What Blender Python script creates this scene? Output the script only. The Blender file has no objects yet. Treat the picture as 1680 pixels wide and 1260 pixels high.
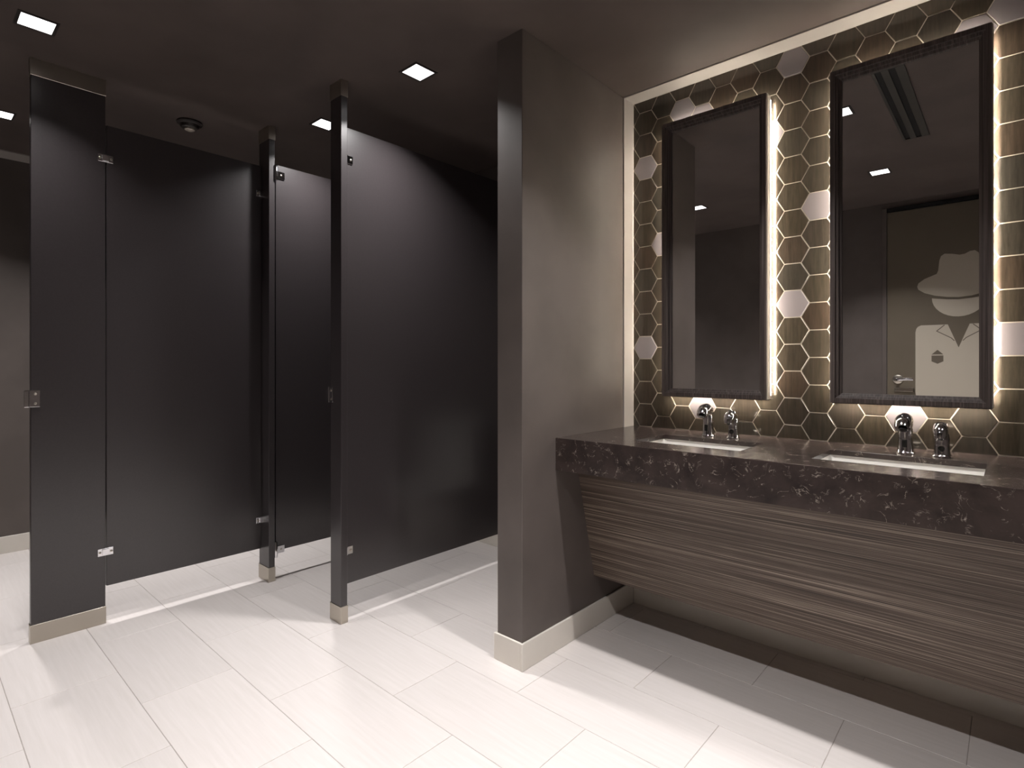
import bpy, bmesh, math, random
from mathutils import Vector, Matrix
random.seed(7)
S = bpy.context.scene
C = S.collection
PI = math.pi

# ------------------------------------------------------------------ camera
cam = bpy.data.cameras.new('camera')
cam.sensor_width = 36.0
cam.lens = 912.0 * 36.0 / 1680.0
cam.shift_y = -31.0 / 1680.0
cam.clip_start = 0.02
co = bpy.data.objects.new('camera', cam)
C.objects.link(co)
co.location = (0, 0, 1.16)
co.rotation_euler = (PI / 2, 0, math.asin(0.6694))
S.camera = co

# ------------------------------------------------------------------ world, exposure
wd = bpy.data.worlds.new('world')
S.world = wd
wd.use_nodes = True
wd.node_tree.nodes['Background'].inputs[0].default_value = (0.02, 0.018, 0.017, 1)
wd.node_tree.nodes['Background'].inputs[1].default_value = 0.2
S.view_settings.view_transform = 'Standard'
S.view_settings.look = 'None'
S.view_settings.exposure = 0.0
S.view_settings.gamma = 1.0
S.view_settings.use_curve_mapping = False

LAMP_W = 10.0           # default for a recessed lamp (each is dimmed on its own)
LAMP_COL = (1.0, 0.972, 0.962)
LED_STRENGTH = 54.0     # strips in the sides and tops of the mirror boxes
LED_UNDER = 115.0        # strips on their undersides
LED_BACK = 1000.0        # strips on their backs
LED_COL = (1.0, 0.90, 0.75)

# ------------------------------------------------------------------ key dimensions
ZC = 2.44               # ceiling
YM = 2.42               # tiled face of the mirror wall
YR = -0.52              # rear wall
YS = 2.58               # back wall of the stalls
XL = -4.62              # left wall
XR = 1.30               # right wall
XS0, XS1 = -1.515, -1.385   # short wall between stalls and basins
YE = 1.595              # its free end
ZT = 0.864              # counter top

# ------------------------------------------------------------------ materials
def rgb(r, g, b):
    def f(c):
        c /= 255.0
        return c / 12.92 if c <= 0.04045 else ((c + 0.055) / 1.055) ** 2.4
    return (f(r), f(g), f(b), 1.0)

class NT:
    def __init__(s, name):
        m = bpy.data.materials.new(name)
        m.use_nodes = True
        s.m = m
        s.t = m.node_tree
        s.b = s.t.nodes['Principled BSDF']
    def n(s, kind, **kw):
        nd = s.t.nodes.new(kind)
        for k, v in kw.items():
            setattr(nd, k, v)
        return nd
    def l(s, a, b):
        s.t.links.new(a, b)
    def setb(s, **kw):
        for k, v in kw.items():
            s.b.inputs[k.replace('_', ' ')].default_value = v
    def coords(s, scale, kind='Object'):
        tc = s.n('ShaderNodeTexCoord')
        mp = s.n('ShaderNodeMapping')
        mp.inputs['Scale'].default_value = scale
        s.l(tc.outputs[kind], mp.inputs['Vector'])
        return mp.outputs['Vector']
    def noise(s, vec, scale, detail=4.0, rough=0.55, dist=0.0):
        nz = s.n('ShaderNodeTexNoise')
        nz.inputs['Scale'].default_value = scale
        nz.inputs['Detail'].default_value = detail
        nz.inputs['Roughness'].default_value = rough
        nz.inputs['Distortion'].default_value = dist
        s.l(vec, nz.inputs['Vector'])
        return nz.outputs['Fac']
    def ramp(s, fac, stops):
        r = s.n('ShaderNodeValToRGB')
        e = r.color_ramp.elements
        while len(e) < len(stops):
            e.new(0.5)
        for i, (p, c) in enumerate(stops):
            e[i].position = p
            e[i].color = c
        s.l(fac, r.inputs['Fac'])
        return r.outputs['Color']
    def bump(s, fac, strength, dist=0.001):
        b = s.n('ShaderNodeBump')
        b.inputs['Strength'].default_value = strength
        b.inputs['Distance'].default_value = dist
        s.l(fac, b.inputs['Height'])
        s.l(b.outputs['Normal'], s.b.inputs['Normal'])

def flat(name, col, rough=0.5, metal=0.0, spec=0.5):
    t = NT(name)
    t.setb(Base_Color=col, Roughness=rough, Metallic=metal)
    t.b.inputs['Specular IOR Level'].default_value = spec
    return t.m

def paint(name, col, rough, var=0.12, spec=0.4):
    t = NT(name)
    v = t.coords((1, 1, 1))
    f = t.noise(v, 3.0, 3.0)
    c0 = tuple(c * (1 - var) for c in col[:3]) + (1,)
    c1 = tuple(c * (1 + var) for c in col[:3]) + (1,)
    t.l(t.ramp(f, [(0.35, c0), (0.65, c1)]), t.b.inputs['Base Color'])
    t.setb(Roughness=rough)
    t.b.inputs['Specular IOR Level'].default_value = spec
    g = t.noise(t.coords((1, 1, 1)), 220.0, 2.0)
    t.bump(g, 0.08, 0.0006)
    return t.m

M = {}
M['wall'] = paint('charcoal_paint', rgb(96, 88, 84), 0.5)
M['ceil'] = paint('dark_ceiling_paint', rgb(85, 75, 71), 0.65)
M['white_trim'] = paint('white_trim_paint', rgb(164, 158, 153), 0.5, 0.03)
M['grout_floor'] = flat('floor_grout', rgb(176, 168, 163), 0.8)
M['grout_wall'] = flat('wall_grout', rgb(178, 168, 154), 0.7)

t = NT('black_laminate')
v = t.coords((1, 1, 1))
f = t.noise(v, 140.0, 3.0)
t.l(t.ramp(f, [(0.3, (0.031, 0.026, 0.0275, 1)), (0.7, (0.038, 0.032, 0.0335, 1))]), t.b.inputs['Base Color'])
t.setb(Roughness=0.29)
t.b.inputs['Specular IOR Level'].default_value = 0.8
t.bump(f, 0.05, 0.0005)
M['laminate'] = t.m

t = NT('porcelain_floor')
oi = t.n('ShaderNodeObjectInfo')
v = t.coords((1.2, 22.0, 1.0))
f = t.noise(v, 3.0, 5.0, 0.6)
c = t.ramp(f, [(0.3, rgb(220, 213, 209)), (0.7, rgb(228, 221, 218))])
mx = t.n('ShaderNodeMix', data_type='RGBA', blend_type='MULTIPLY')
mr = t.n('ShaderNodeMapRange')
mr.inputs['To Min'].default_value = 0.955
mr.inputs['To Max'].default_value = 1.0
t.l(oi.outputs['Random'], mr.inputs['Value'])
mx.inputs['Factor'].default_value = 1.0
t.l(c, mx.inputs['A'])
t.l(mr.outputs['Result'], mx.inputs['B'])
t.l(mx.outputs['Result'], t.b.inputs['Base Color'])
t.setb(Roughness=0.38)
t.bump(f, 0.06, 0.0008)
M['floor_tile'] = t.m

M['base_tile'] = paint('baseboard_porcelain', rgb(222, 216, 207), 0.4, 0.04)

t = NT('bronze_glass_tile')
oi = t.n('ShaderNodeObjectInfo')
c = t.ramp(oi.outputs['Random'], [(0.0, rgb(62, 55, 48)), (0.45, rgb(68, 61, 52)), (0.75, rgb(60, 56, 51)), (1.0, rgb(70, 59, 50))])
v = t.coords((60.0, 60.0, 5.0), 'Object')
ad = t.n('ShaderNodeVectorMath', operation='ADD')
t.l(v, ad.inputs[0])
cb = t.n('ShaderNodeCombineXYZ')
sc = t.n('ShaderNodeMath', operation='MULTIPLY')
sc.inputs[1].default_value = 400.0
t.l(oi.outputs['Random'], sc.inputs[0])
t.l(sc.outputs[0], cb.inputs['X'])
t.l(sc.outputs[0], cb.inputs['Z'])
t.l(cb.outputs[0], ad.inputs[1])
f = t.noise(ad.outputs[0], 1.6, 5.0, 0.65)
r2 = t.ramp(f, [(0.3, (0.62, 0.62, 0.62, 1)), (0.7, (1.25, 1.25, 1.25, 1))])
mx = t.n('ShaderNodeMix', data_type='RGBA', blend_type='MULTIPLY')
mx.inputs['Factor'].default_value = 1.0
t.l(c, mx.inputs['A'])
t.l(r2, mx.inputs['B'])
t.l(mx.outputs['Result'], t.b.inputs['Base Color'])
t.setb(Roughness=0.11, Metallic=0.3)
t.bump(f, 0.1, 0.0008)
M['hex'] = t.m

t = NT('silver_glass_tile')
t.setb(Base_Color=rgb(128, 121, 124), Roughness=0.3, Metallic=0.3)
M['hex_silver'] = t.m

t = NT('dark_marble')
v = t.coords((1, 1, 1))
big = t.noise(v, 9.0, 5.0, 0.6, 0.4)
base = t.ramp(big, [(0.3, rgb(42, 35, 34)), (0.7, rgb(66, 56, 53))])
w = t.noise(v, 20.0, 5.0, 0.62, 1.2)
d1 = t.n('ShaderNodeMath', operation='SUBTRACT')
d1.inputs[1].default_value = 0.5
t.l(w, d1.inputs[0])
d2 = t.n('ShaderNodeMath', operation='ABSOLUTE')
t.l(d1.outputs[0], d2.inputs[0])
vein = t.ramp(d2.outputs[0], [(0.0, (1, 1, 1, 1)), (0.014, (0, 0, 0, 1))])
br = t.noise(v, 30.0, 3.0, 0.5)
brk = t.ramp(br, [(0.50, (0, 0, 0, 1)), (0.66, (1, 1, 1, 1))])
mu = t.n('ShaderNodeMath', operation='MULTIPLY')
t.l(vein, mu.inputs[0])
t.l(brk, mu.inputs[1])
mu2 = t.n('ShaderNodeMath', operation='MULTIPLY')
mu2.inputs[1].default_value = 0.85
t.l(mu.outputs[0], mu2.inputs[0])
mx = t.n('ShaderNodeMix', data_type='RGBA')
t.l(mu2.outputs[0], mx.inputs['Factor'])
t.l(base, mx.inputs['A'])
mx.inputs['B'].default_value = rgb(186, 174, 162)
t.l(mx.outputs['Result'], t.b.inputs['Base Color'])
t.setb(Roughness=0.2)
M['marble'] = t.m

def stripes(name, scale, cols, rough):
    t = NT(name)
    v = t.coords(scale)
    f = t.noise(v, 1.0, 6.0, 0.75)
    c = t.ramp(f, cols)
    t.l(c, t.b.inputs['Base Color'])
    t.setb(Roughness=rough)
    t.b.inputs['Specular IOR Level'].default_value = 0.35
    t.bump(f, 0.12, 0.0008)
    return t.m

M['zebra'] = stripes('striped_wood_laminate', (1.2, 1.2, 330.0),
    [(0.34, rgb(38, 31, 28)), (0.45, rgb(78, 66, 58)), (0.55, rgb(106, 93, 83)), (0.66, rgb(168, 154, 140))], 0.5)
M['frame_wood'] = stripes('dark_striped_frame', (150.0, 40.0, 1.2),
    [(0.3, rgb(40, 34, 33)), (0.5, rgb(72, 63, 60)), (0.72, rgb(112, 102, 97))], 0.45)

M['mirror'] = flat('mirror_glass', (0.82, 0.82, 0.82, 1), 0.0, 1.0)
M['alu'] = flat('pale_satin_aluminium', rgb(214, 206, 194), 0.4, 0.2)
t = NT('brushed_steel')
f = t.noise(t.coords((40, 40, 500)), 1.0, 3.0)
t.setb(Base_Color=rgb(190, 183, 172), Roughness=0.32, Metallic=1.0)
t.bump(f, 0.1, 0.0004)
M['steel'] = t.m
M['chrome'] = flat('chrome', rgb(225, 225, 228), 0.07, 1.0)
M['black'] = flat('black_plastic', (0.008, 0.008, 0.008, 1), 0.25)
M['ceramic'] = flat('white_ceramic', rgb(232, 229, 224), 0.12)
M['dark_bronze'] = flat('dark_bronze_plastic', rgb(48, 42, 40), 0.4)
M['vent_and_shadow_dark'] = flat('vent_interior_and_shadow', rgb(5, 5, 5), 0.8)
M['vent_metal'] = flat('vent_painted_metal', rgb(54, 52, 48), 0.5)
M['door'] = paint('door_brown_paint', rgb(106, 97, 84), 0.45, 0.04)
M['vinyl'] = flat('pale_vinyl_print', rgb(186, 177, 162), 0.5)
M['vinyl_dark'] = flat('dark_vinyl_print', rgb(100, 91, 79), 0.5)

def emit(name, col, strength):
    t = NT(name)
    t.setb(Base_Color=(0.8, 0.8, 0.8, 1))
    t.b.inputs['Emission Color'].default_value = tuple(col[:3]) + (1,)
    t.b.inputs['Emission Strength'].default_value = strength
    return t.m
M['lens'] = emit('lamp_lens', LAMP_COL, 3.0)
M['led'] = emit('led_strip_light', LED_COL, LED_STRENGTH)
M['led_under'] = emit('led_under_light', LED_COL, LED_UNDER)
M['led_back'] = emit('led_back_light', LED_COL, LED_BACK)

# ------------------------------------------------------------------ mesh helpers
def link(name, me, mat, parent=None, loc=None):
    o = bpy.data.objects.new(name, me)
    C.objects.link(o)
    if mat is not None and not me.materials:
        me.materials.append(M[mat])
    if loc is not None:
        o.location = loc
    o.parent = parent
    return o

def bm_mesh(name, bm, smooth=False):
    bmesh.ops.recalc_face_normals(bm, faces=bm.faces[:])
    me = bpy.data.meshes.new(name)
    bm.to_mesh(me)
    bm.free()
    if smooth:
        for p in me.polygons:
            p.use_smooth = True
        me.set_sharp_from_angle(angle=math.radians(38))
    return me

def add_box(bm, x0, x1, y0, y1, z0, z1, bev=0.0, seg=1):
    r = bmesh.ops.create_cube(bm, size=1.0)
    vs = r['verts']
    for v in vs:
        v.co = Vector(((x0 + x1) / 2 + v.co.x * (x1 - x0), (y0 + y1) / 2 + v.co.y * (y1 - y0), (z0 + z1) / 2 + v.co.z * (z1 - z0)))
    if bev > 0:
        es = list({e for v in vs for e in v.link_edges})
        bmesh.ops.bevel(bm, geom=es, offset=bev, segments=seg, affect='EDGES', profile=0.5)

def box(name, mat, x0, x1, y0, y1, z0, z1, parent=None, bev=0.0, seg=1, org=None):
    """box in world coordinates; org = the world location of its parent's origin"""
    bm = bmesh.new()
    add_box(bm, x0, x1, y0, y1, z0, z1, bev, seg)
    me = bm_mesh(name, bm)
    o = link(name, me, mat, parent)
    return localise(o, parent)

def localise(o, parent):
    """meshes are made in world space: shift vertices so that the object sits under its (unrotated) parent"""
    if parent is None:
        return o
    w = Vector((0, 0, 0))
    p = parent
    while p is not None:
        w += p.location
        p = p.parent
    o.data.transform(Matrix.Translation(-w))
    return o

def loft(bm, rings, cap0=True, cap1=True, closed=True):
    vr = [[bm.verts.new(p) for p in r] for r in rings]
    n = len(rings[0])
    for a, b in zip(vr, vr[1:]):
        for i in range(n if closed else n - 1):
            j = (i + 1) % n
            bm.faces.new((a[i], a[j], b[j], b[i]))
    if cap0:
        bm.faces.new(list(reversed(vr[0])))
    if cap1:
        bm.faces.new(vr[-1])
    return vr

def circ(c, r, n=20, ax=2, ph=0.0):
    out = []
    for i in range(n):
        a = 2 * PI * i / n + ph
        u, v = r * math.cos(a), r * math.sin(a)
        if ax == 2: out.append((c[0] + u, c[1] + v, c[2]))
        elif ax == 1: out.append((c[0] + u, c[1], c[2] + v))
        else: out.append((c[0], c[1] + u, c[2] + v))
    return out

def lathe(bm, cx, cy, prof, n=24):
    loft(bm, [circ((cx, cy, z), r, n) for r, z in prof])

def tube(bm, pts, radii, n=18):
    pts = [Vector(p) for p in pts]
    rings = []
    for i, p in enumerate(pts):
        d = (pts[min(i + 1, len(pts) - 1)] - pts[max(i - 1, 0)]).normalized()
        side = Vector((1, 0, 0))
        if abs(d.x) > 0.9:
            side = Vector((0, 1, 0))
        u = (side - d * side.dot(d)).normalized()
        w = d.cross(u)
        r = radii[i]
        rings.append([p + (u * math.cos(2 * PI * k / n) + w * math.sin(2 * PI * k / n)) * r for k in range(n)])
    loft(bm, rings)

def rrect(cx, cy, w, d, r, z, n=5):
    out = []
    for sx, sy, a0 in ((1, 1, 0), (-1, 1, PI / 2), (-1, -1, PI), (1, -1, 1.5 * PI)):
        for i in range(n + 1):
            a = a0 + PI / 2 * i / n
            out.append((cx + sx * (w / 2 - r) + r * math.cos(a), cy + sy * (d / 2 - r) + r * math.sin(a), z))
    return out

def prism_xz(bm, poly, y0, y1):
    loft(bm, [[(x, y0, z) for x, z in poly], [(x, y1, z) for x, z in poly]])

def thing(name, label, cat, loc=(0, 0, 0), group=None):
    o = bpy.data.objects.new(name, None)
    C.objects.link(o)
    o.location = loc
    o.empty_display_size = 0.1
    tag(o, label, cat, group)
    return o

def tag(o, label=None, cat=None, group=None, kind=None):
    if label: o['label'] = label
    if cat: o['category'] = cat
    if group: o['group'] = group
    if kind: o['kind'] = kind
    return o

def struct(o, label=None):
    o['kind'] = 'structure'
    if label: o['label'] = label
    return o

# ================================================================== THE SETTING
floor = struct(box('floor', 'grout_floor', XL, XR, YR, YS, -0.08, -0.0015), 'pale porcelain plank tile floor of the washroom')
# floor tiles, 603 x 303 mm running bond
PX, PY, G = 0.603, 0.3033, 0.002
def plank_mesh(x0, x1, y0, y1):
    bm = bmesh.new()
    b = 0.0008
    cx, cy = (x0 + x1) / 2, (y0 + y1) / 2
    rings = []
    for ins, z in ((0, -0.012), (0, -b), (b, 0.0)):
        rings.append([(x0 + ins - cx, y0 + ins - cy, z), (x1 - ins - cx, y0 + ins - cy, z), (x1 - ins - cx, y1 - ins - cy, z), (x0 + ins - cx, y1 - ins - cy, z)])
    loft(bm, rings)
    return bm_mesh('floor_tile', bm), cx, cy
full_plank = None
r = -9
for r in range(-9, 3):
    y0 = 2.08 + r * PY
    y1 = y0 + PY
    if y1 <= YR or y0 >= YS:
        continue
    off = -0.10 if r % 2 == 0 else -0.41
    for k in range(-9, 4):
        x0 = off + k * PX
        x1 = x0 + PX
        if x1 <= XL + 0.01 or x0 >= XR - 0.01:
            continue
        a, b_, c_, d_ = max(x0, XL) + G / 2, min(x1, XR) - G / 2, max(y0, YR) + G / 2, min(y1, YS) - G / 2
        isfull = (x0 > XL and x1 < XR and y0 > YR and y1 < YS)
        if isfull and full_plank:
            me, cx, cy = full_plank, (x0 + x1) / 2, (y0 + y1) / 2
        else:
            me, cx, cy = plank_mesh(a, b_, c_, d_)
            if isfull:
                full_plank = me
        link('floor_tile', me, 'floor_tile', floor, (cx, cy, 0))

struct(box('ceiling', 'ceil', XL, XR, YR, YS, ZC, ZC + 0.1), 'dark brown painted ceiling')
struct(box('wall_left', 'wall', XL - 0.1, XL, YR, YS, 0, ZC), 'dark wall of the far stall')
struct(box('wall_stalls', 'wall', XL, XS0, YS, YS + 0.1, 0, ZC), 'dark wall behind the toilet stalls')
struct(box('wall_right', 'wall', XR, XR + 0.1, YR, YS, 0, ZC), 'dark wall at the right end of the counter')
struct(box('wall_rear', 'wall', XL, XR, YR - 0.1, YR, 0, ZC), 'dark wall opposite the mirrors')
wd_ = struct(box('wall_divider', 'wall', XS0, XS1, YE, YS, 0, ZC, bev=0.002), 'short charcoal wall between the stalls and the basins')

# ---- mirror wall with hexagon tiles
wm = struct(box('wall_mirror', 'grout_wall', XS1, XR, YM + 0.0022, YM + 0.16, 0, ZC), 'wall of bronze and silver hexagon tiles behind the mirrors')
HA, HS = 0.0625, 0.1082
SILVER = {(14, 10), (14, 2), (12, 12), (11, 11), (7, 12), (6, 7), (7, 3), (8, 10), (13, 6), (0, 2), (0, 12), (1, 11), (3, -1), (11, -1)}
def clip(poly, axis, val, keep_greater):
    out = []
    for i in range(len(poly)):
        p, q = poly[i], poly[(i + 1) % len(poly)]
        fp = (p[axis] - val) if keep_greater else (val - p[axis])
        fq = (q[axis] - val) if keep_greater else (val - q[axis])
        if fp >= 0:
            out.append(p)
        if fp * fq < 0:
            t_ = fp / (fp - fq)
            out.append((p[0] + (q[0] - p[0]) * t_, p[1] + (q[1] - p[1]) * t_))
    return out
def shrink(poly, d):
    n = len(poly)
    cx = sum(p[0] for p in poly) / n
    cz = sum(p[1] for p in poly) / n
    res = []
    for i in range(n):
        p0, p1, p2 = Vector(poly[i - 1]), Vector(poly[i]), Vector(poly[(i + 1) % n])
        e1, e2 = (p1 - p0).normalized(), (p2 - p1).normalized()
        n1, n2 = Vector((-e1.y, e1.x)), Vector((-e2.y, e2.x))
        m = n1 + n2
        if m.length < 1e-6:
            m = n1
        m = m / max(m.dot(n1), 0.3)
        res.append((p1.x + m.x * d, p1.y + m.y * d))
    return res
def hex_mesh(poly):
    bm = bmesh.new()
    fr = shrink(poly, 0.0009)
    loft(bm, [[(x, 0.006, z) for x, z in poly], [(x, 0.0009, z) for x, z in poly], [(x, 0.0, z) for x, z in fr]])
    return bm_mesh('hexagon_tile', bm)
MIR = [(-1.187, -0.735), (-0.507, -0.049)]
MZ0, MZ1 = 1.022, 2.252
cor = [(HA * math.cos(i * PI / 3), HA * math.sin(i * PI / 3)) for i in range(6)]
fullhex = {}
far_bm = bmesh.new()
for k in range(-14, 16):
    for n in range(-3, 15):
        X = -0.003 - 0.09375 * k
        Z = 0.974 + HS / 2 + (HS / 2 if k % 2 else 0) + n * HS
        poly = [(X + u, Z + w) for u, w in cor]
        ins = [p for p in poly if XS1 < p[0] < XR and ZT < p[1] < ZC]
        whole = len(ins) == 6
        if any(x0 + 0.075 < X < x1 - 0.075 and MZ0 + 0.07 < Z < MZ1 - 0.07 for x0, x1 in MIR):
            continue        # wholly behind a mirror
        if not whole:
            for ax, val, kg in ((0, XS1 - 0.0005, True), (0, XR, False), (1, ZT - 0.003, True), (1, ZC, False)):
                poly = clip(poly, ax, val, kg)
                if len(poly) < 3:
                    break
            if len(poly) < 3:
                continue
            xs = [p[0] for p in poly]; zs = [p[1] for p in poly]
            if max(xs) - min(xs) < 0.008 or max(zs) - min(zs) < 0.008:
                continue
        mat = 'hex_silver' if (k, n) in SILVER else 'hex'
        cx = sum(p[0] for p in poly) / len(poly)
        cz = sum(p[1] for p in poly) / len(poly)
        lp = shrink([(p[0] - cx, p[1] - cz) for p in poly], 0.0019)
        if k < -3:          # beyond the right edge of the photograph
            fr = shrink(lp, 0.0009)
            loft(far_bm, [[(cx + x, YM + 0.006, cz + z) for x, z in lp], [(cx + x, YM + 0.0009, cz + z) for x, z in lp], [(cx + x, YM, cz + z) for x, z in fr]])
            continue
        if whole:
            if mat not in fullhex:
                fullhex[mat] = hex_mesh(lp)
            me = fullhex[mat]
        else:
            me = hex_mesh(lp)
        link('hexagon_tile', me, mat, wm, (cx, YM, cz))
o = link('hexagon_tiles', bm_mesh('hexagon_tiles', far_bm), 'hex', wm)
o['kind'] = 'stuff'

# ---- baseboards and white reveals
BH = 0.104
def base(side, *a):
    return struct(box('baseboard_' + side, 'base_tile', *a, bev=0.0015))
base('left', XL, XL + 0.01, YR + 0.01, YS - 0.01, 0, BH)
base('stalls', XL, XS0 - 0.01, YS - 0.01, YS, 0, BH)
base('mirror', XS1 + 0.01, XR - 0.01, YM - 0.008, YM + 0.0022, 0, BH)
base('rear_left', XL, -0.79, YR, YR + 0.01, 0, BH)
base('rear_right', 0.195, XR, YR, YR + 0.01, 0, BH)
base('right', XR - 0.01, XR, YR + 0.01, YM - 0.01, 0, BH)
bm = bmesh.new()
add_box(bm, XS1, XS1 + 0.01, YE - 0.01, YM - 0.008, 0, BH, 0.0015)
add_box(bm, XS0 - 0.01, XS1, YE - 0.01, YE, 0, BH, 0.0015)
add_box(bm, XS0 - 0.01, XS0, YE, YS - 0.01, 0, BH, 0.0015)
struct(link('baseboard_divider', bm_mesh('baseboard_divider', bm), 'base_tile'), 'pale tile baseboard wrapping the end of the short wall')
struct(box('trim_1', 'white_trim', XS1 + 0.006, XR, 2.331, YM, ZC - 0.006, ZC), 'white reveal strip where ceiling meets hexagon tiles')
struct(box('trim_2', 'white_trim', XS1, XS1 + 0.006, 2.331, YM, ZT, ZC), 'white reveal strip in the corner beside the hexagon tiles')
struct(box('trim_3', 'white_trim', XL, XL + 0.16, YR, YS, ZC - 0.006, ZC), 'pale ceiling strip along the wall of the far stall')

# ---- entrance door in the rear wall, seen in the mirror
door = bpy.data.objects.new('door_1', None)
C.objects.link(door)
door.location = (-0.297, YR, 0)
struct(door, 'brown entrance door with a pale man in a hat printed on it, seen in the mirror')
DX0, DX1, DZ = -0.737, 0.143, 2.36
box('door_leaf', 'door', DX0, DX1, YR, YR + 0.012, 0.008, DZ, door, 0.002)
for a in ((DX0 - 0.035, DX0 - 0.004, 0.0, DZ + 0.035), (DX1 + 0.004, DX1 + 0.035, 0.0, DZ + 0.035)):
    box('door_jamb', 'wall', a[0], a[1], YR, YR + 0.016, a[2], a[3], door, 0.002)
box('door_head_shadow', 'vent_and_shadow_dark', DX0 - 0.004, DX1 + 0.004, YR, YR + 0.016, DZ + 0.004, DZ + 0.035, door, 0.001)  # near-black strip painted in place of the shadow gap above the door
YD = YR + 0.012
def decal(name, poly, mat, y0, y1, parent=door):
    bm = bmesh.new()
    prism_xz(bm, poly, y0, y1)
    return localise(link(name, bm_mesh(name, bm), mat, parent), parent)
cxd = -0.297
hat = [(-0.545, 1.76), (-0.538, 1.785), (-0.50, 1.815), (-0.426, 1.846), (-0.417, 1.87), (-0.410, 1.945), (-0.400, 1.977), (-0.379, 1.992), (-0.333, 1.985), (-0.292, 1.973), (-0.262, 1.976), (-0.233, 1.992), (-0.205, 1.995), (-0.184, 1.976), (-0.174, 1.918), (-0.167, 1.861), (-0.150, 1.845),
       (-0.094, 1.815), (-0.056, 1.785), (-0.049, 1.76), (-0.056, 1.737), (-0.094, 1.71), (-0.153, 1.686), (-0.223, 1.668), (-0.297, 1.662), (-0.363, 1.668), (-0.436, 1.683), (-0.500, 1.708), (-0.538, 1.737)]
decal('hat_print', hat, 'vinyl', YD, YD + 0.0012)
face = [(-0.455, 1.664)] + [(-0.297 + 0.158 * math.cos(a), 1.664 - 0.145 * math.sin(a)) for a in [PI - PI * i / 16 for i in range(1, 16)]] + [(-0.139, 1.664), (-0.223, 1.650), (-0.297, 1.645), (-0.363, 1.650)]
decal('face_print', face, 'vinyl', YD, YD + 0.0012)
coat = [(-0.556, 0.95), (-0.556, 1.41), (-0.551, 1.437), (-0.541, 1.453), (-0.521, 1.463), (-0.360, 1.463), (-0.297, 1.29), (-0.234, 1.463), (-0.073, 1.463), (-0.053, 1.453), (-0.043, 1.437), (-0.038, 1.41), (-0.038, 0.95), (-0.043, 0.915), (-0.058, 0.893), (-0.085, 0.882), (-0.509, 0.882), (-0.536, 0.893), (-0.551, 0.915)]
ct = decal('coat_print', coat, 'vinyl', YD, YD + 0.0012)
for s in (-1, 1):
    pts = [(-0.297 + s * x, z) for x, z in ((0.0835, 1.459), (0.129, 1.416), (0.043, 1.362), (0.026, 1.342))]
    bm = bmesh.new()
    for p, q in zip(pts, pts[1:]):
        p, q = Vector(p), Vector(q)
        d = (q - p).normalized()
        nn = Vector((-d.y, d.x)) * 0.0028
        p = p - d * 0.002
        q = q + d * 0.002
        prism_xz(bm, [tuple(p + nn), tuple(q + nn), tuple(q - nn), tuple(p - nn)], YD + 0.0012, YD + 0.0018)
    localise(link('lapel_line', bm_mesh('lapel_line', bm), 'vinyl_dark', ct), ct)
bm = bmesh.new()
prism_xz(bm, [(-0.421, 1.275), (-0.386, 1.240), (-0.457, 1.240)], YD + 0.0012, YD + 0.0018)
prism_xz(bm, [(-0.457, 1.232), (-0.386, 1.232), (-0.386, 1.188), (-0.421, 1.170), (-0.457, 1.188)], YD + 0.0012, YD + 0.0018)
localise(link('badge_print', bm_mesh('badge_print', bm), 'vinyl_dark', ct), ct)
lv = bpy.data.objects.new('lever_handle', None)
C.objects.link(lv)
lv.parent = door
lv.location = (-0.667 + 0.297, 0.012, 1.05)
bm = bmesh.new()
loft(bm, [circ((-0.667, YD + y, 1.05), r_, 24, 1) for r_, y in ((0.034, 0), (0.034, 0.008), (0.028, 0.012))])
localise(link('rose', bm_mesh('rose', bm, True), 'steel', lv), lv)
bm = bmesh.new()
tube(bm, [(-0.667, YD + 0.01, 1.05), (-0.667, YD + 0.045, 1.05), (-0.655, YD + 0.058, 1.05), (-0.60, YD + 0.06, 1.052), (-0.565, YD + 0.056, 1.05)], [0.011, 0.011, 0.011, 0.010, 0.009], 14)
localise(link('lever', bm_mesh('lever', bm, True), 'chrome', lv), lv)
lv2 = box('lock_plate', 'steel', -0.69, -0.57, YD, YD + 0.012, 0.955, 0.985, door, 0.003)

# ================================================================== STALLS
TH = 0.032
def shoe(name, x0, x1, y0, y1, z0, z1, parent):
    bm = bmesh.new()
    add_box(bm, x0 - 0.0025, x1 + 0.0025, y0 - 0.0025, y1 + 0.0025, z0, z1, 0.001)
    return localise(link(name, bm_mesh(name, bm), 'steel', parent), parent)

def pilaster(label, x0, x1, y0, y1):
    p = thing('stall_pilaster', label, 'pilaster', ((x0 + x1) / 2, (y0 + y1) / 2, 0), 'floor to ceiling stall pilasters')
    box('pilaster_panel', 'laminate', x0, x1, y0, y1, 0.004, ZC - 0.002, p, 0.0015)
    shoe('floor_shoe', x0, x1, y0, y1, 0.0, 0.077, p)
    shoe('ceiling_shoe', x0, x1, y0, y1, ZC - 0.072, ZC, p)
    return p

PX1 = -3.03                      # face of the long stall front
p1 = pilaster('wide black pilaster with a latch keeper on its left edge', PX1 - TH, PX1, 0.377, 0.633)
p2 = pilaster('narrow black pilaster where the open stall door is hinged', -3.066, -2.948, 1.335, 1.335 + TH)
p3 = pilaster('narrow black pilaster nearest the short charcoal wall', -2.321, -2.232, 1.335, 1.335 + TH)

def screw(parent, c, ax, r=0.0055, h=0.003):
    bm = bmesh.new()
    sgn = 1 if ax == 0 else -1
    def ring(rr, d):
        if ax == 0: return circ((c[0] + d, c[1], c[2]), rr, 12, 0)
        return circ((c[0], c[1] - d, c[2]), rr, 12, 1)
    loft(bm, [ring(r, 0), ring(r * 0.9, h * 0.6), ring(r * 0.5, h)])
    return localise(link('screw', bm_mesh('screw', bm, True), 'steel', parent), parent)

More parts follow.
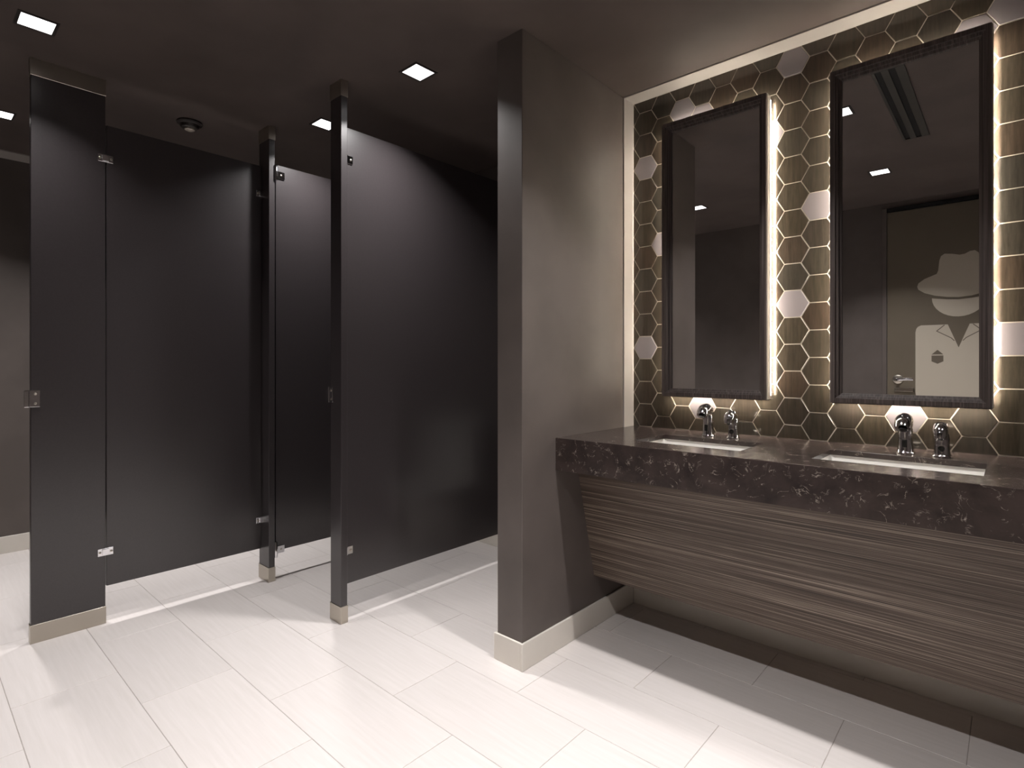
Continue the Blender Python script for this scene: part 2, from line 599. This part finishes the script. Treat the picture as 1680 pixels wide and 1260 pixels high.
def bracket_x(parent, y, z, x, w=0.058, hgt=0.034):
    """two-screw strap on a face that looks along +X"""
    bm = bmesh.new()
    add_box(bm, x, x + 0.005, y - w / 2, y + w / 2, z - hgt / 2, z + hgt / 2, 0.0018, 2)
    add_box(bm, x + 0.0049, x + 0.0085, y - w * 0.22, y + w * 0.22, z - hgt / 2 + 0.004, z + hgt / 2 - 0.004, 0.0015, 2)
    b = localise(link('bracket', bm_mesh('bracket', bm), 'chrome', parent), parent)
    for s in (-1, 1):
        screw(b, (x + 0.005, y + s * w * 0.36, z), 0)
    return b

# keepers
def keeper_x(parent, y, z, x):       # on the edge of the wide pilaster
    bm = bmesh.new()
    add_box(bm, x, x + 0.005, y - 0.004, y + 0.03, z - 0.035, z + 0.035, 0.0015, 2)
    add_box(bm, x - 0.028, x + 0.005, y - 0.0075, y - 0.002, z - 0.035, z + 0.035, 0.0012, 2)
    add_box(bm, x - 0.004, x + 0.010, y - 0.022, y - 0.006, z - 0.035, z + 0.035, 0.002, 2)
    k = localise(link('latch_keeper', bm_mesh('latch_keeper', bm), 'chrome', parent), parent)
    k['label'] = 'chrome latch keeper'
    for s in (-1, 1):
        screw(k, (x + 0.005, y + 0.014, z + s * 0.02), 0)
def keeper_y(parent, x, z, y):       # on a pilaster that faces -Y
    bm = bmesh.new()
    add_box(bm, x - 0.004, x + 0.026, y - 0.005, y, z - 0.035, z + 0.035, 0.0015, 2)
    add_box(bm, x - 0.0075, x - 0.002, y - 0.005, y + 0.028, z - 0.035, z + 0.035, 0.0012, 2)
    add_box(bm, x - 0.022, x - 0.006, y - 0.006, y + 0.006, z - 0.035, z + 0.035, 0.002, 2)
    k = localise(link('latch_keeper', bm_mesh('latch_keeper', bm), 'chrome', parent), parent)
    k['label'] = 'chrome latch keeper'
    for s in (-1, 1):
        screw(k, (x + 0.012, y - 0.005, z + s * 0.02), 1)
keeper_x(p1, 0.377, 1.02, PX1)
keeper_y(p3, -2.321, 1.025, 1.335)

PZ0, PZ1 = 0.166, 2.24
# long front panel of the far stall
pn = thing('toilet_partition', 'long black front panel between the wide pilaster and the door pilaster', 'partition', (PX1 - TH / 2, 0.98, PZ0), 'black stall partitions')
box('panel_sheet', 'laminate', PX1 - TH + 0.004, PX1 - 0.001, 0.637, 1.331, PZ0, PZ1, pn, 0.0015)
for y in (0.633, 1.331):
    for z in (2.088, 0.322):
        bracket_x(pn, y, z, PX1 - 0.001 if y < 1 else PX1 - 0.001)
# divider between far stall and middle stall (hidden behind the open door)
dv = thing('stall_divider', 'black divider panel behind the open stall door', 'partition', (-3.045, 1.97, PZ0), 'black stall partitions')
box('panel_sheet', 'laminate', -3.058, -3.030, 1.372, YS - 0.012, PZ0, PZ1, dv, 0.0015)
# divider between the middle stall and the stall beside the short wall
d3 = thing('stall_divider', 'large glossy black divider panel beside the short charcoal wall', 'partition', (-2.262, 1.97, PZ0), 'black stall partitions')
box('panel_sheet', 'laminate', -2.276, -2.248, 1.372, YS - 0.012, PZ0, PZ1, d3, 0.0015)
for z in (2.094, 0.318):
    bm = bmesh.new()
    add_box(bm, -2.248, -2.243, 1.371, 1.402, z - 0.018, z + 0.018, 0.0015, 2)
    add_box(bm, -2.248, -2.236, 1.3675, 1.373, z - 0.018, z + 0.018, 0.0015, 2)
    b = localise(link('bracket', bm_mesh('bracket', bm), 'chrome', d3), d3)
    screw(b, (-2.243, 1.391, z), 0)

# open door of the middle stall, swung inwards
dr = thing('stall_door', 'black stall door swung open inward behind the narrow door pilaster', 'door', (-2.975, 1.38, 0.155))
box('door_sheet', 'laminate', -2.988, -2.962, 1.378, 1.965, 0.155, 2.245, dr, 0.0015)
# wrap-around hinges at its top and bottom, fixed to the pilaster edge
for z, nm in ((2.190, 'top'), (0.160, 'bottom')):
    bm = bmesh.new()
    add_box(bm, -2.962, -2.956, 1.378, 1.425, z - 0.02, z + 0.02, 0.0015, 2)
    add_box(bm, -2.955, -2.944, 1.3695, 1.378, z - 0.028, z + 0.028, 0.002, 2)
    h_ = localise(link('hinge', bm_mesh('hinge', bm), 'chrome', dr), dr)
    bm = bmesh.new()
    loft(bm, [circ((-2.944, 1.372, zz), rr, 14) for rr, zz in ((0.0085, z - 0.034), (0.0085, z + 0.045), (0.005, z + 0.05))])
    localise(link('hinge_pin', bm_mesh('hinge_pin', bm, True), 'chrome', h_), h_)
    screw(h_, (-2.956, 1.405, z), 0)

# ================================================================== CEILING FITTINGS
def downlight(x, y, label, watt=LAMP_W, spread=106):
    f = thing('recessed_downlight', label, 'ceiling light', (x, y, ZC), 'square recessed ceiling lights')
    bm = bmesh.new()
    o_, i_ = 0.060, 0.050
    rings = []
    for r_, z in ((o_, ZC), (o_, ZC - 0.003), (i_, ZC - 0.003), (i_, ZC)):
        rings.append([(x - r_, y - r_, z), (x + r_, y - r_, z), (x + r_, y + r_, z), (x - r_, y + r_, z)])
    loft(bm, rings, False, False)
    localise(link('trim_ring', bm_mesh('trim_ring', bm), 'dark_bronze', f), f)
    box('lens', 'lens', x - i_, x + i_, y - i_, y + i_, ZC - 0.0015, ZC, f)
    ld = bpy.data.lights.new('downlight_lamp', 'AREA')
    ld.shape = 'SQUARE'
    ld.size = 0.06
    ld.energy = watt
    ld.color = LAMP_COL
    ld.spread = math.radians(spread)
    lo = bpy.data.objects.new('downlight_lamp', ld)
    C.objects.link(lo)
    lo.parent = f
    lo.location = (0, 0, -0.006)
    lo.rotation_euler = (0, 0, 0)
    return f
downlight(-2.715, 0.355, 'square lit ceiling light above the wide black pilaster', 4.5, 106)
downlight(-1.930, 1.530, 'bright square ceiling light in front of the large glossy divider panel', 13.5, 124)
downlight(-2.715, 1.530, 'square lit ceiling light partly hidden by the pilaster nearest the short wall', 9, 124)
downlight(-3.830, 0.355, 'square lit ceiling light at the left edge above the far stall', 10.5, 106)
downlight(-3.830, 1.530, 'square ceiling light inside the far stall behind the long front panel', 12.5, 106)
downlight(-0.655, 0.370, 'square ceiling light in the right mirror, in the middle of the reflected ceiling', 16, 106)
downlight(-0.655, 1.530, 'square ceiling light over the counter, cut by the left edge of the right mirror', 12.5, 106)
downlight(-1.900, 0.370, 'square ceiling light seen small in the left mirror', 0.6, 106)
downlight(0.620, 0.370, 'square ceiling light right of the camera beside the entrance door', 5.5, 106)
downlight(0.620, 1.530, 'square ceiling light over the right end of the counter', 6, 106)

sd = thing('smoke_detector', 'round dark ceiling detector above the long stall panel', 'smoke detector', (-3.226, 1.04, ZC))
bm = bmesh.new()
lathe(bm, -3.226, 1.04, [(0.060, ZC), (0.061, ZC - 0.008), (0.056, ZC - 0.013), (0.046, ZC - 0.016), (0.040, ZC - 0.030), (0.034, ZC - 0.034)], 32)
localise(link('detector_body', bm_mesh('detector_body', bm, False), 'dark_bronze', sd), sd)
bm = bmesh.new()
lathe(bm, -3.226, 1.04, [(0.024, ZC - 0.033), (0.024, ZC - 0.040), (0.016, ZC - 0.044)], 24)
localise(link('detector_cap', bm_mesh('detector_cap', bm, True), 'alu', sd), sd)

sv = thing('slot_diffuser', 'long dark two-slot air diffuser in the ceiling, seen in the right mirror', 'air vent', (-0.40, 1.39, ZC))
box('diffuser_back', 'vent_and_shadow_dark', -0.456, -0.344, 0.92, 1.87, ZC - 0.002, ZC, sv)
for x0, x1 in ((-0.462, -0.450), (-0.428, -0.400), (-0.376, -0.342)):
    box('slot_bar', 'vent_metal', x0, x1, 0.915, 1.875, ZC - 0.007, ZC - 0.002, sv, 0.001)
for y0, y1 in ((0.909, 0.915), (1.875, 1.881)):
    box('end_cap', 'vent_metal', -0.462, -0.342, y0, y1, ZC - 0.007, ZC, sv, 0.001)

# ================================================================== VANITY
SINKS = [(-1.108, -0.700), (-0.476, -0.058)]
SY0, SY1 = 1.948, 2.200
CF = 1.802
xc0, xc1 = XS1 + 0.0005, XR - 0.001
ctop = thing('countertop', 'long dark veined marble countertop with a deep front edge', 'countertop', (-0.04, 2.1, 0.733))
bm = bmesh.new()
xs = [xc0, SINKS[0][0], SINKS[0][1], SINKS[1][0], SINKS[1][1], xc1]
ys = [CF, SY0, SY1, YM - 0.0005]
zt, zb = ZT, ZT - 0.018
solid = {(i, j): not (j == 1 and i in (1, 3)) for i in range(5) for j in range(3)}
vv = {}
def V(i, j, z):
    key = (i, j, z)
    if key not in vv:
        vv[key] = bm.verts.new((xs[i], ys[j], zt if z else zb))
    return vv[key]
for (i, j), s in solid.items():
    if not s:
        continue
    bm.faces.new((V(i, j, 1), V(i + 1, j, 1), V(i + 1, j + 1, 1), V(i, j + 1, 1)))
    bm.faces.new((V(i, j, 0), V(i, j + 1, 0), V(i + 1, j + 1, 0), V(i + 1, j, 0)))
    for di, dj, a, b_ in ((-1, 0, (i, j), (i, j + 1)), (1, 0, (i + 1, j), (i + 1, j + 1)), (0, -1, (i, j), (i + 1, j)), (0, 1, (i, j + 1), (i + 1, j + 1))):
        if not solid.get((i + di, j + dj), False):
            bm.faces.new((V(*a, 1), V(*b_, 1), V(*b_, 0), V(*a, 0)))
bmesh.ops.recalc_face_normals(bm, faces=bm.faces[:])
es = [e for e in bm.edges if len(e.link_faces) == 2 and abs(e.calc_face_angle(0)) > 1.0 and abs(e.verts[0].co.z - zt) < 1e-5 and abs(e.verts[1].co.z - zt) < 1e-5]
bmesh.ops.bevel(bm, geom=es, offset=0.0015, segments=2, affect='EDGES', profile=0.5)
localise(link('slab', bm_mesh('slab', bm), 'marble', ctop), ctop)
box('front_apron', 'marble', xc0, xc1, CF, CF + 0.03, 0.733, zb, ctop)

van = thing('vanity_cabinet', 'floating vanity with a slanted striped wood front under the marble', 'vanity', (-0.04, 2.2, 0.225))
bm = bmesh.new()
pr = [(1.955, 0.733), (1.955, 0.722), (2.083, 0.222), (2.101, 0.222), (1.976, 0.722), (1.976, 0.733)]
loft(bm, [[(xc0, y, z) for y, z in pr], [(xc1, y, z) for y, z in pr]])
localise(link('front_panel', bm_mesh('front_panel', bm), 'zebra', van), van)
box('bottom_panel', 'zebra', xc0, xc1, 2.1015, YM - 0.001, 0.222, 0.240, van)
box('top_rail', 'zebra', xc0, xc1, CF + 0.031, 1.9545, 0.733, 0.745, van)

def sink(x0, x1, label):
    cx, cy = (x0 + x1) / 2, (SY0 + SY1) / 2
    s = thing('sink_basin', label, 'sink', (cx, cy, 0.69), 'undermount sink basins')
    w, d = x1 - x0 + 0.012, SY1 - SY0 + 0.012
    zt_ = zb - 0.0008
    bm = bmesh.new()
    loft(bm, [rrect(cx, cy, w + 0.03, d + 0.03, 0.03, zt_), rrect(cx, cy, w, d, 0.018, zt_), rrect(cx, cy, w - 0.006, d - 0.006, 0.018, zt_ - 0.02),
              rrect(cx, cy, w - 0.03, d - 0.03, 0.025, zt_ - 0.095), rrect(cx, cy, w - 0.08, d - 0.08, 0.03, zt_ - 0.113), rrect(cx, cy, 0.06, 0.06, 0.028, zt_ - 0.117)], False, True)
    loft(bm, [rrect(cx, cy, w + 0.03, d + 0.03, 0.03, zt_), rrect(cx, cy, w + 0.028, d + 0.028, 0.03, zt_ - 0.012), rrect(cx, cy, w + 0.012, d + 0.012, 0.03, zt_ - 0.02),
              rrect(cx, cy, w - 0.01, d - 0.01, 0.03, zt_ - 0.115), rrect(cx, cy, w - 0.06, d - 0.06, 0.03, zt_ - 0.132)], False, True)
    bmesh.ops.remove_doubles(bm, verts=bm.verts[:], dist=1e-5)
    localise(link('basin', bm_mesh('basin', bm, True), 'ceramic', s), s)
    bm = bmesh.new()
    lathe(bm, cx, cy, [(0.024, zt_ - 0.118), (0.024, zt_ - 0.114), (0.019, zt_ - 0.1125), (0.008, zt_ - 0.115)], 20)
    localise(link('drain', bm_mesh('drain', bm, True), 'chrome', s), s)
sink(*SINKS[0], 'white rectangular undermount sink under the left mirror')
sink(*SINKS[1], 'white rectangular undermount sink under the right mirror')

def faucet(x, y, label):
    f = thing('sensor_faucet', label, 'faucet', (x, y, ZT), 'chrome sensor faucets')
    bm = bmesh.new()
    lathe(bm, x, y, [(0.027, ZT), (0.027, ZT + 0.004), (0.0245, ZT + 0.007), (0.0225, ZT + 0.012), (0.021, ZT + 0.05), (0.0205, ZT + 0.082), (0.017, ZT + 0.093), (0.006, ZT + 0.096)], 28)
    localise(link('body', bm_mesh('body', bm, True), 'chrome', f), f)
    bm = bmesh.new()
    path = [(0, 0.012, 0.072), (0, 0.006, 0.092), (0, -0.006, 0.106), (0, -0.024, 0.112), (0, -0.042, 0.109), (0, -0.056, 0.099), (0, -0.064, 0.088)]
    tube(bm, [(x, y + b, ZT + c) for a, b, c in path], [0.012, 0.020, 0.0235, 0.025, 0.025, 0.024, 0.022], 24)
    sp = localise(link('spout', bm_mesh('spout', bm, True), 'chrome', f), f)
    bm = bmesh.new()
    d = Vector((0, -0.5, -0.86)).normalized()
    c0 = Vector((x, y - 0.0645, ZT + 0.087))
    tube(bm, [c0, c0 + d * 0.004, c0 + d * 0.0045], [0.013, 0.013, 0.010], 20)
    localise(link('aerator', bm_mesh('aerator', bm), 'black', sp), sp)
    bm = bmesh.new()
    add_box(bm, x - 0.007, x + 0.007, y - 0.0235, y - 0.018, ZT + 0.022, ZT + 0.048, 0.002, 2)
    localise(link('sensor_window', bm_mesh('sensor_window', bm), 'black', f), f)
    return f
def dispenser(x, y, label):
    f = thing('soap_dispenser', label, 'soap dispenser', (x, y, ZT), 'chrome soap dispensers')
    bm = bmesh.new()
    lathe(bm, x, y, [(0.026, ZT), (0.026, ZT + 0.004), (0.0235, ZT + 0.007), (0.0215, ZT + 0.012), (0.0205, ZT + 0.045), (0.0215, ZT + 0.062), (0.0195, ZT + 0.078), (0.012, ZT + 0.088), (0.004, ZT + 0.091)], 28)
    localise(link('body', bm_mesh('body', bm, True), 'chrome', f), f)
    bm = bmesh.new()
    path = [(0, 0.008, 0.066), (0, 0.000, 0.084), (0, -0.012, 0.094), (0, -0.030, 0.096), (0, -0.044, 0.086), (0, -0.051, 0.072), (0, -0.053, 0.062)]
    tube(bm, [(x, y + b, ZT + c) for a, b, c in path], [0.010, 0.017, 0.0195, 0.0205, 0.020, 0.018, 0.016], 24)
    sp = localise(link('spout', bm_mesh('spout', bm, True), 'chrome', f), f)
    bm = bmesh.new()
    tube(bm, [(x, y - 0.053, ZT + 0.0625), (x, y - 0.0533, ZT + 0.058)], [0.007, 0.005], 14)
    localise(link('nozzle', bm_mesh('nozzle', bm), 'black', sp), sp)
    bm = bmesh.new()
    loft(bm, [circ((x, y - 0.018, ZT + 0.028), 0.009, 18, 1), circ((x, y - 0.0228, ZT + 0.028), 0.009, 18, 1), circ((x, y - 0.0236, ZT + 0.028), 0.007, 18, 1)])
    localise(link('sensor_window', bm_mesh('sensor_window', bm), 'black', f), f)
    return f
faucet(-0.948, 2.280, 'chrome sensor faucet on the counter under the left mirror')
dispenser(-0.842, 2.276, 'short chrome soap dispenser right of the left mirror faucet')
faucet(-0.268, 2.270, 'chrome sensor faucet on the counter under the right mirror')
dispenser(-0.170, 2.262, 'short chrome soap dispenser right of the right mirror faucet')

# ---- mirrors
def mirror(x0, x1, label):
    z0, z1 = MZ0, MZ1
    yf, yb = 2.335, 2.400
    m = thing('framed_mirror', label, 'mirror', ((x0 + x1) / 2, yb, z0), 'backlit framed mirrors')
    prof = [(0.0, yb - 0.0005), (0.0, yf), (0.016, yf), (0.016, yf + 0.011), (0.025, yf + 0.014), (0.025, yf + 0.024), (0.033, yf + 0.027), (0.033, yf + 0.034), (0.012, yf + 0.034), (0.012, yb - 0.0005)]
    bm = bmesh.new()
    rings = []
    for d, y in prof + [prof[0]]:
        rings.append([(x0 + d, y, z0 + d), (x1 - d, y, z0 + d), (x1 - d, y, z1 - d), (x0 + d, y, z1 - d)])
    loft(bm, rings, False, False)
    bmesh.ops.remove_doubles(bm, verts=bm.verts[:], dist=1e-6)
    localise(link('frame', bm_mesh('frame', bm), 'frame_wood', m), m)
    box('glass', 'mirror', x0 + 0.012, x1 - 0.012, yf + 0.0345, yf + 0.040, z0 + 0.012, z1 - 0.012, m)
    for xa, xb in ((x0 - 0.003, x0), (x1, x1 + 0.003)):
        c = box('side_cover', 'alu', xa, xb, yf + 0.012, yb - 0.016, z0, z1, m)
        c['label'] = 'pale lit side of the mirror box'
    c = box('top_cover', 'alu', x0, x1, yf + 0.012, yb - 0.016, z1, z1 + 0.003, m)
    c = box('bottom_light_lip', 'frame_wood', x0, x1, yf + 0.012, yb - 0.018, z0 - 0.004, z0, m)  # unseen lip added to hide the under strip from the counter's reflection
    # strips let into the sides and the top, lighting wall and ceiling
    for xa, xb in ((x0 - 0.0008, x0), (x1, x1 + 0.0008)):
        box('led_strip', 'led', xa, xb, yb - 0.013, yb - 0.002, z0 + 0.015, z1 - 0.01, m)
    box('led_strip', 'led', x0 + 0.01, x1 - 0.01, yb - 0.013, yb - 0.002, z1, z1 + 0.0008, m)
    box('led_strip', 'led_under', x0 + 0.01, x1 - 0.01, yb - 0.016, yb - 0.004, z0 - 0.0008, z0, m)
    # strips on the open back, washing the tiles beside the box
    for xx in (x0 + 0.044, x1 - 0.044):
        box('back_led_strip', 'led_back', xx - 0.005, xx + 0.005, yf + 0.0405, yf + 0.043, z0 + 0.03, z1 - 0.03, m)
    for za, zb_ in ((z0 + 0.013, z0 + 0.022), (z1 - 0.024, z1 - 0.013)):
        box('light_stop_cleat', 'alu', x0 + 0.013, x1 - 0.013, yf + 0.0405, YM - 0.0003, za, zb_, m)  # unseen bars added to stop strip light at the cavity's top and bottom
mirror(*MIR[0], 'tall framed mirror beside the short charcoal wall')
mirror(*MIR[1], 'tall framed mirror reflecting the door with the hat figure')

# ================================================================== TOILET (mirrored softly in the glossy divider)
def ell(cx, cy, rx, ry, z, n=28, pinch=0.0):
    out = []
    for i in range(n):
        a = 2 * PI * i / n
        y = math.sin(a)
        out.append((cx + rx * math.cos(a) * (1 - pinch * max(0, -y)), cy + ry * y, z))
    return out
tx, ty = -1.78, 2.25
tl = thing('toilet', 'white toilet in the stall beside the short wall', 'toilet', (tx, 2.3, 0))
bm = bmesh.new()
loft(bm, [ell(tx, ty + 0.08, 0.12, 0.24, 0.0), ell(tx, ty + 0.08, 0.105, 0.22, 0.08), ell(tx, ty + 0.05, 0.13, 0.22, 0.22), ell(tx, ty, 0.18, 0.235, 0.34), ell(tx, ty, 0.185, 0.24, 0.385),
          ell(tx, ty, 0.135, 0.19, 0.387), ell(tx, ty, 0.11, 0.16, 0.30), ell(tx, ty + 0.02, 0.06, 0.08, 0.22)])
localise(link('bowl', bm_mesh('bowl', bm, True), 'ceramic', tl), tl)
bm = bmesh.new()
loft(bm, [ell(tx, ty, 0.19, 0.245, 0.388), ell(tx, ty, 0.19, 0.245, 0.405), ell(tx, ty, 0.125, 0.175, 0.408), ell(tx, ty, 0.125, 0.175, 0.388)], False, False)
localise(link('seat', bm_mesh('seat', bm, True), 'ceramic', tl), tl)
box('tank', 'ceramic', tx - 0.21, tx + 0.21, 2.39, 2.568, 0.40, 0.755, tl, 0.02, 3)
box('tank_lid', 'ceramic', tx - 0.222, tx + 0.222, 2.378, 2.569, 0.757, 0.79, tl, 0.012, 3)
bm = bmesh.new()
tube(bm, [(tx - 0.15, 2.392, 0.69), (tx - 0.15, 2.375, 0.69), (tx - 0.11, 2.370, 0.685), (tx - 0.075, 2.370, 0.68)], [0.008, 0.008, 0.007, 0.006], 12)
localise(link('flush_lever', bm_mesh('flush_lever', bm, True), 'chrome', tl), tl)
